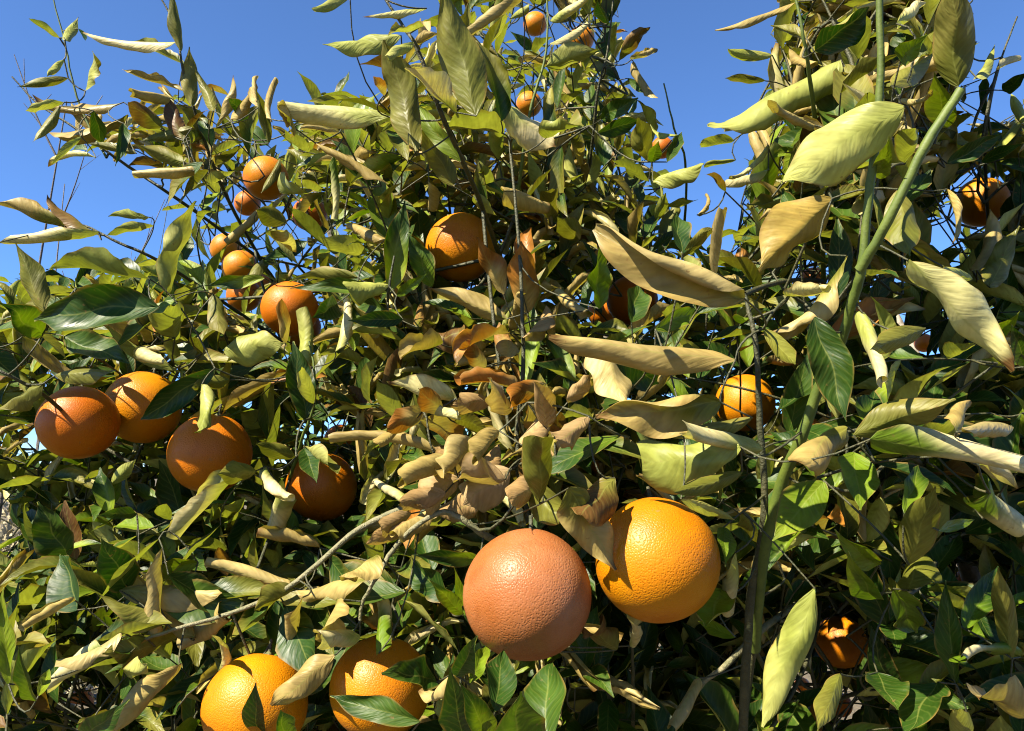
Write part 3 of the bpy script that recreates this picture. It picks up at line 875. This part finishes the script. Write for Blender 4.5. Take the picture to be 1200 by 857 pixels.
OX = np.array([o[:3] for o in ORANGES], float); OD = np.array([(f[0] - EYE) @ FWD for f in fruit]); 
protos = {}
for st, n in (('T', 8), ('C', 5), ('P', 8), ('L', 6), ('G', 12), ('M', 8), ('O', 10), ('B', 4), ('K', 7), ('R', 3)):
    roll = STY[st][0]; protos[st] = []
    for q in range(n):
        r = np.random.default_rng(q + 77)
        rl = roll * r.uniform(.7, 1.15)
        protos[st].append(leaf_shape(1.0, r.uniform(.33, .48), rl, r.normal() * 22 + 12, r.uniform(8, 28) if rl < 100 else r.uniform(2, 12), r.normal() * 22, r.uniform(.03, .09), r.normal() * .15, r.uniform(0, 50), nu=7, nv=6, seed=q + 300, **shape_kind(rl, r)))
shoots = []
SQ = (0, 1, 3, 7, 8, 11, 13, 14, 15, 19, 20, 22, 24, 28, 32); SUNNY = np.array([fruit[q][0] for q in SQ]); SUNR = np.array([fruit[q][1] for q in SQ])
KS = np.array([[0], [.25], [.5], [.75], [1.0]]); KT = np.array([[-1.0], [1.0]])
def try_shoot(x, y, d, dens_up, L=None, deep=False):
    p = at(x, y, d); t = 1 if x > 830 - 30 * rng.random() else 0
    out = nrm(np.array([(-.25 if t == 0 else .15) + rng.normal() * .55, -.45 + rng.normal() * .45, .75 + rng.normal() * .35]))
    L = L or rng.uniform(.09, .24); n = max(4, int(L / .017))
    sag = rng.normal(size=3) * .12 + np.array([0, 0, -.18])
    tt = np.linspace(0, 1, n); P = p + L * (tt[:, None] * out + (tt ** 2)[:, None] * sag)
    px, py, pd = proj(P)
    if in_sky(px[-1:], py[-1:])[0] and rng.random() < .93: return 0
    fd = near_front(px, py)
    if (pd < fd + .05).any(): return 0
    dry = rng.random() < dens_up
    ang = rng.uniform(0, 6.3); made = 0; recs = []
    A = nrm(np.cross(out, [.3, .2, .9])); Bv = np.cross(out, A)
    for i in range(1, n):
        ang += 2.4 + rng.normal() * .3
        rad = A * math.cos(ang) + Bv * math.sin(ang)
        ax = nrm(out * rng.uniform(.35, 1.0) + rad + np.array([0, 0, -.15]))
        ll = rng.uniform(.046, .088) * (1 - .35 * (i / n) ** 3)
        tip = P[i] + ax * ll; sd = np.cross(ax, [0, 0, 1.0]) * ll * .2; qx, qy, qd = proj(np.concatenate([P[i] + ax * ll * KS, P[i] + ax * ll * .35 + sd * KT, P[i] + ax * ll * .65 + sd * KT]))
        if in_sky(qx, qy).any() and rng.random() < .95: continue
        if (qd < near_front(qx, qy) + .035).any(): continue
        hit = ((qx[:, None] - OX[:, 0]) ** 2 + (qy[:, None] - OX[:, 1]) ** 2 < (OX[:, 2] + 6) ** 2) & (qd[:, None] < OD + .05)
        if hit.any() and not (rng.random() < .22 and 17 < OX[hit.any(0), 2].min() and OX[hit.any(0), 2].max() < 28): continue
        sq = (P[i] + ax * ll * .5) - SUNNY; sa = sq @ SUN
        if ((np.linalg.norm(sq - sa[:, None] * SUN, axis=1) < SUNR * .95) & (sa > 0) & (sa < .9)).any() and rng.random() < .9: continue
        if dry: st = rng.choice(['T', 'C', 'P', 'O', 'K', 'B', 'G', 'M', 'R'], p=[.17, .12, .22, .20, .12, .05, .05, .05, .02])
        else: st = rng.choice(['G', 'M', 'L', 'O', 'P', 'T'], p=[.78, .12, .04, .04, .02, .0] if deep else ([.70, .14, .06, .05, .03, .02] if y > 520 else [.54, .21, .10, .06, .05, .04]))  # inner leaves stay green; the darker mix deep and low also imitates shade
        nz = nrm(np.array([-.25, -.35, .9]) + rng.normal(size=3) * .45 + out * .3)
        recs.append((t, st, P[i], ax, nz, ll)); last_i = i
    if len(recs) >= max(3, .5 * (n - 1)):
        shoots.append((t, P[:last_i + 1])); fill.extend(recs)
    return len(recs)
fill = []
def scatter(n, box, dr, dry, L=None, least=0.):
    x = rng.uniform(box[0], box[2], n); y = rng.uniform(box[1], box[3], n)
    fd = front(x, y); sky_ = in_sky(x, y)
    for i in range(n):
        if sky_[i]: continue
        gap = .20 if ((y[i] > 440 or (y[i] > 330 and 380 < x[i] < 860)) and rng.random() < .8) else .07
        off = max(gap, least) + dr * rng.random() ** 1.15; deep = off > (.30 if y[i] > 330 else .5)
        try_shoot(x[i], y[i], fd[i] + off, dry(y[i]) * (.25 if deep else 1), L, deep)
dry_f = lambda y: .82 if y < 330 else (.55 if y < 480 else .30)
scatter(1700, (-60, -60, 1260, 920), .55, dry_f)
scatter(900, (-120, 250, 1320, 960), 1.25, lambda y: .35)
scatter(300, (150, -40, 1260, 320), .9, dry_f)
scatter(700, (-900, -500, 2000, 1900), 1.6, lambda y: .45)
scatter(420, (-100, 340, 1340, 980), .9, lambda y: .1, None, .75)
scatter(260, (840, 560, 1290, 980), .7, lambda y: .1, None, .5)
scatter(160, (-100, 640, 500, 960), .7, lambda y: .1, None, .5)
scatter(230, (880, -20, 1230, 330), .6, lambda y: .9, .13)
scatter(90, (430, 390, 690, 620), .10, lambda y: 1.0, .12)
print('shoots', len(shoots), 'filler leaves', len(fill))
for (t, st, p, ax, nz, ll) in fill:
    pv, F, uv = protos[st][rng.integers(len(protos[st]))]
    sc = np.array([ll * (1 if rng.random() < .5 else -1) if False else ll, ll, ll])
    V = (pv * sc) @ frame(ax, nz).T + p
    cu, cd = leaf_colours(st, uv, rng)
    leaves.append(dict(t=t, V=V, F=F, uv=uv, cu=cu, cd=cd, hero=False, base=p, hid='fill'))
# which leaves show largest: a coarse depth buffer
GW, GH = 400, 286; zb = np.full(GW * GH, 1e9); ib = np.full(GW * GH, -1)
for (c, rr, _, _) in fruit:
    pass
for i, lf in enumerate(leaves):
    V = lf['V']; F = lf['F']; Q = V[F]
    pts = np.concatenate([V, Q.mean(1), .5 * (Q[:, 0] + Q[:, 1]), .5 * (Q[:, 0] + Q[:, 3])])
    x, y, d = proj(pts); gx = (x / 3).astype(int); gy = (y / 3).astype(int)
    ok = (gx >= 0) & (gx < GW) & (gy >= 0) & (gy < GH) & (d > .1)
    g = gy[ok] * GW + gx[ok]; dd = d[ok]
    m = dd < zb[g]; zb[g[m]] = dd[m]; ib[g[m]] = i
for i in range(len(leaves)): leaves[i]['px'] = 0
ids, cnt = np.unique(ib[ib >= 0], return_counts=True)
for i, c in zip(ids, cnt): leaves[i]['px'] = int(c)
for t in (0, 1):
    mine = [l for l in leaves if l['t'] == t]
    mine.sort(key=lambda l: -(l['px'] + (100000 if l['hero'] and l['px'] > 0 else 0)))
    single, rest = mine[:300], mine[300:]
    for l in single:
        me = mesh_np('leaf', l['V'] - l['base'], l['F'], True, {'cu': l['cu'], 'cd': l['cd']}, l['uv'])
        l['name'] = link('leaf', me, M_leaf, TREE[t], l['base'] - TRUNKS[t]).name
    off = np.cumsum([0] + [len(l['V']) for l in rest[:-1]])
    me = mesh_np('foliage', np.concatenate([l['V'] for l in rest]) - TRUNKS[t], np.concatenate([l['F'] + o for l, o in zip(rest, off)]), True,
                 {'cu': np.concatenate([l['cu'] for l in rest]), 'cd': np.concatenate([l['cd'] for l in rest])}, np.concatenate([l['uv'] for l in rest]))
    tag(link('foliage', me, M_leaf, TREE[t]), kind='stuff')

# ---------------------------------------------------------------- twigs join every shoot, leaf and fruit to its tree
twig = [Acc(), Acc()]
def nearest_in(t, p):                                  # a leaf stalk leads inward rather than across the front
    A = np.array(nodes[t]); d = np.sqrt(((A - p) ** 2).sum(1)); dep = (A - p) @ FWD
    return clear_of_fruit(t, p, np.argsort(d + np.where(dep < -.01, .05 + .8 * -dep, 0) + np.where(dep < .5 * d, .25 * d, 0))[:40])
ES = np.linspace(0, 1, 9)[:, None]
def clear_of_fruit(t, p, cand):                        # the first of the candidates whose twig would not run across an orange
    for c in cand:
        x, y, d = proj(nodes[t][c] + (p - nodes[t][c]) * ES[:-1])
        if not (((x[:, None] - OX[:, 0]) ** 2 + (y[:, None] - OX[:, 1]) ** 2 < (OX[:, 2] + 2) ** 2) & (d[:, None] < OD)).any(): return int(c)
    return int(cand[0])
def twig_edge(t, a, b, ra, rb):
    a = np.asarray(a); b = np.asarray(b); L = np.linalg.norm(b - a)
    if L < 1e-4: return
    n = 2 if L < .025 else (6 if L < .12 else 9)
    s = np.linspace(0, 1, n)[:, None]; bow = rng.normal(size=3) * min(.11 * L, .009) + np.array([0, 0, -.05 * L])
    P = a + (b - a) * s + bow * (4 * s * (1 - s))
    tube(twig[t], P, np.linspace(ra, rb, n), 5)
for t in (0, 1):
    S = [P for (tt, P) in shoots if tt == t]
    bases = np.array([P[0] for P in S]); todo = np.ones(len(S), bool)
    A = np.array(nodes[t]); D = ((bases[:, None] - A[None]) ** 2).sum(2); bi = D.argmin(1); bd = D.min(1)
    conn = []
    while todo.any():
        k = int(np.where(todo, bd, 1e9).argmin()); todo[k] = False
        A = np.array(nodes[t]); n0 = add_node(t, bases[k], clear_of_fruit(t, bases[k], np.concatenate([[bi[k]], np.argsort(((A - bases[k]) ** 2).sum(1))[:25]]))); conn.append(n0); new = [n0]; pr = n0
        for p in S[k][1:]: pr = add_node(t, p, pr); new.append(pr)
        # later shoots leave from the lower half of this one
        use = new[: max(2, len(new) // 2)]; N = np.array([nodes[t][q] for q in use])
        d2 = ((bases[:, None] - N[None]) ** 2).sum(2); m = d2.min(1); better = (m < bd) & todo
        bd = np.where(better, m, bd); bi = np.where(better, np.array(use)[d2.argmin(1)], bi)
    for l in leaves:
        if l['t'] == t and l['hero']: add_node(t, l['base'], nearest_in(t, l['base']))
    for (c, rr, top, ft) in fruit:
        if ft == t: n1 = add_node(t, top, nearest_in(t, top)); kid_load[t][n1] = 6
    load = np.array(kid_load[t]) + 1.0
    par = np.array(parent[t])
    kids = [[] for _ in par]
    for i, p in enumerate(par):
        if p >= 0: kids[p].append(i)
    order = []; st_ = [i for i, p in enumerate(par) if p < 0]
    while st_:
        i = st_.pop(); order.append(i); st_.extend(kids[i])
    for i in reversed(order):
        if par[i] >= 0: load[par[i]] += load[i]
    rad = np.clip(.00055 * load ** .27, .0006, .0021)
    for i in order:
        if par[i] >= 0 and not own[t][i]:
            twig_edge(t, nodes[t][par[i]], nodes[t][i], min(rad[par[i]], rad[i] * 1.25), rad[i])
    tag(link('twigs', local(t, twig[t].mesh('twigs')), M_twig, TREE[t]), kind='stuff')

# ---------------------------------------------------------------- what shows through the gaps: a bare shrub, dry scrub
M_straw = bark_material('straw', (.20, .165, .085), (.32, .27, .15), 40)
M_bare = bark_material('bare_twig', (.05, .04, .035), (.12, .10, .085), 60)
def bare_shrub(base, h, n, seed, lab, group=None):
    r = np.random.default_rng(seed); root = bpy.data.objects.new('bare_shrub', None); COL.objects.link(root); root.location = base
    tag(root, lab, 'bare shrub', group)
    for q in range(n):
        ac = Acc(); lean = np.array([r.normal() * .10, r.normal() * .10, 1.0]); hh = h * r.uniform(.7, 1.0)
        P = smooth_line([np.array([r.normal() * .03, r.normal() * .03, -.03]), lean * hh * .5 + r.normal(size=3) * .03, lean * hh], 8)
        tube(ac, P, np.linspace(.011, .0018, len(P)), 6)
        for k_ in range(9):
            i = r.integers(5, len(P) - 1); dirn = nrm([r.normal(), r.normal(), .9]); l_ = r.uniform(.08, .35) * h * .4
            Q = smooth_line([P[i], P[i] + dirn * l_ * .5 + [0, 0, .02], P[i] + dirn * l_ + [0, 0, l_ * .3]], 4)
            tube(ac, Q, np.linspace(.0035, .0012, len(Q)), 5)
            for z in range(3):
                j = r.integers(2, len(Q)); e = nrm(dirn + r.normal(size=3) * .7); tube(ac, [Q[j], Q[j] + e * l_ * .3], [.0015, .0008], 4)
        link('stem', ac.mesh('stem'), M_bare, root)
bx_ = at(24, 300, 3.0); bare_shrub((bx_[0], bx_[1], 0), at(24, 160, 3.0)[2] , 4, 3, 'leafless dark shrub with thin upright twigs against the sky')
def dry_scrub(base, h, seed, lab):
    r = np.random.default_rng(seed); root = bpy.data.objects.new('dry_shrub', None); COL.objects.link(root); root.location = base
    tag(root, lab, 'dry shrub', 'dry shrubs behind the orange trees')
    ac = Acc(); V = []; F = []
    for q in range(26):
        dirn = nrm([r.normal() * .6, r.normal() * .6, 1.0]); P = smooth_line([np.zeros(3), dirn * h * .55, dirn * h * r.uniform(.75, 1.05) + [0, 0, -.04]], 5)
        tube(ac, P, np.linspace(.006, .0015, len(P)), 5)
        for z in range(170):
            p = P[r.integers(3, len(P))] + r.normal(size=3) * .07 * h; a = nrm(r.normal(size=3) + [0, 0, .6]); b = nrm(np.cross(a, r.normal(size=3)))
            l_ = r.uniform(.03, .07); w_ = l_ * .24; n_ = len(V); V += [p, p + a * l_ * .5 + b * w_, p + a * l_, p + a * l_ * .5 - b * w_]; F.append((n_, n_ + 1, n_ + 2, n_ + 3))
    link('stems', ac.mesh('stems'), M_straw, root)
    tag(link('leaf_mass', mesh_np('leaf_mass', np.array(V), np.array(F)), M_straw, root), kind='stuff')
for q, (x, d, h, lab) in enumerate([(6, 4.2, 1.45, 'straw coloured dry bush seen through a gap below the mostly shaded orange'), (-60, 4.8, 1.5, 'straw coloured dry bush half hidden by the orange tree skirt'), (60, 6.0, 1.6, 'pale dry bush farthest behind the orange tree')]):
    p = at(x, 560, d); dry_scrub((p[0], p[1], 0), h, q + 5, lab)
r = np.random.default_rng(4); V = []; F = []
for q in range(9000):
    x, y = r.uniform(-9, 9), r.uniform(-3, 16); l_ = r.uniform(.08, .34); a = nrm([r.normal() * .35, r.normal() * .35, 1]); b = nrm(np.cross(a, r.normal(size=3))) * .0035; p = np.array([x, y, -.03]); n_ = len(V)
    V += [p - b, p + b, p + a * l_ + b * .2 + [0, 0, 0], p + a * l_ - b * .2]; F.append((n_, n_ + 1, n_ + 2, n_ + 3))
tag(link('dry_grass', mesh_np('dry_grass', np.array(V), np.array(F)), M_straw), 'thin dry grass growing on the bare earth', 'grass', kind='stuff')
print('leaves', len(leaves))
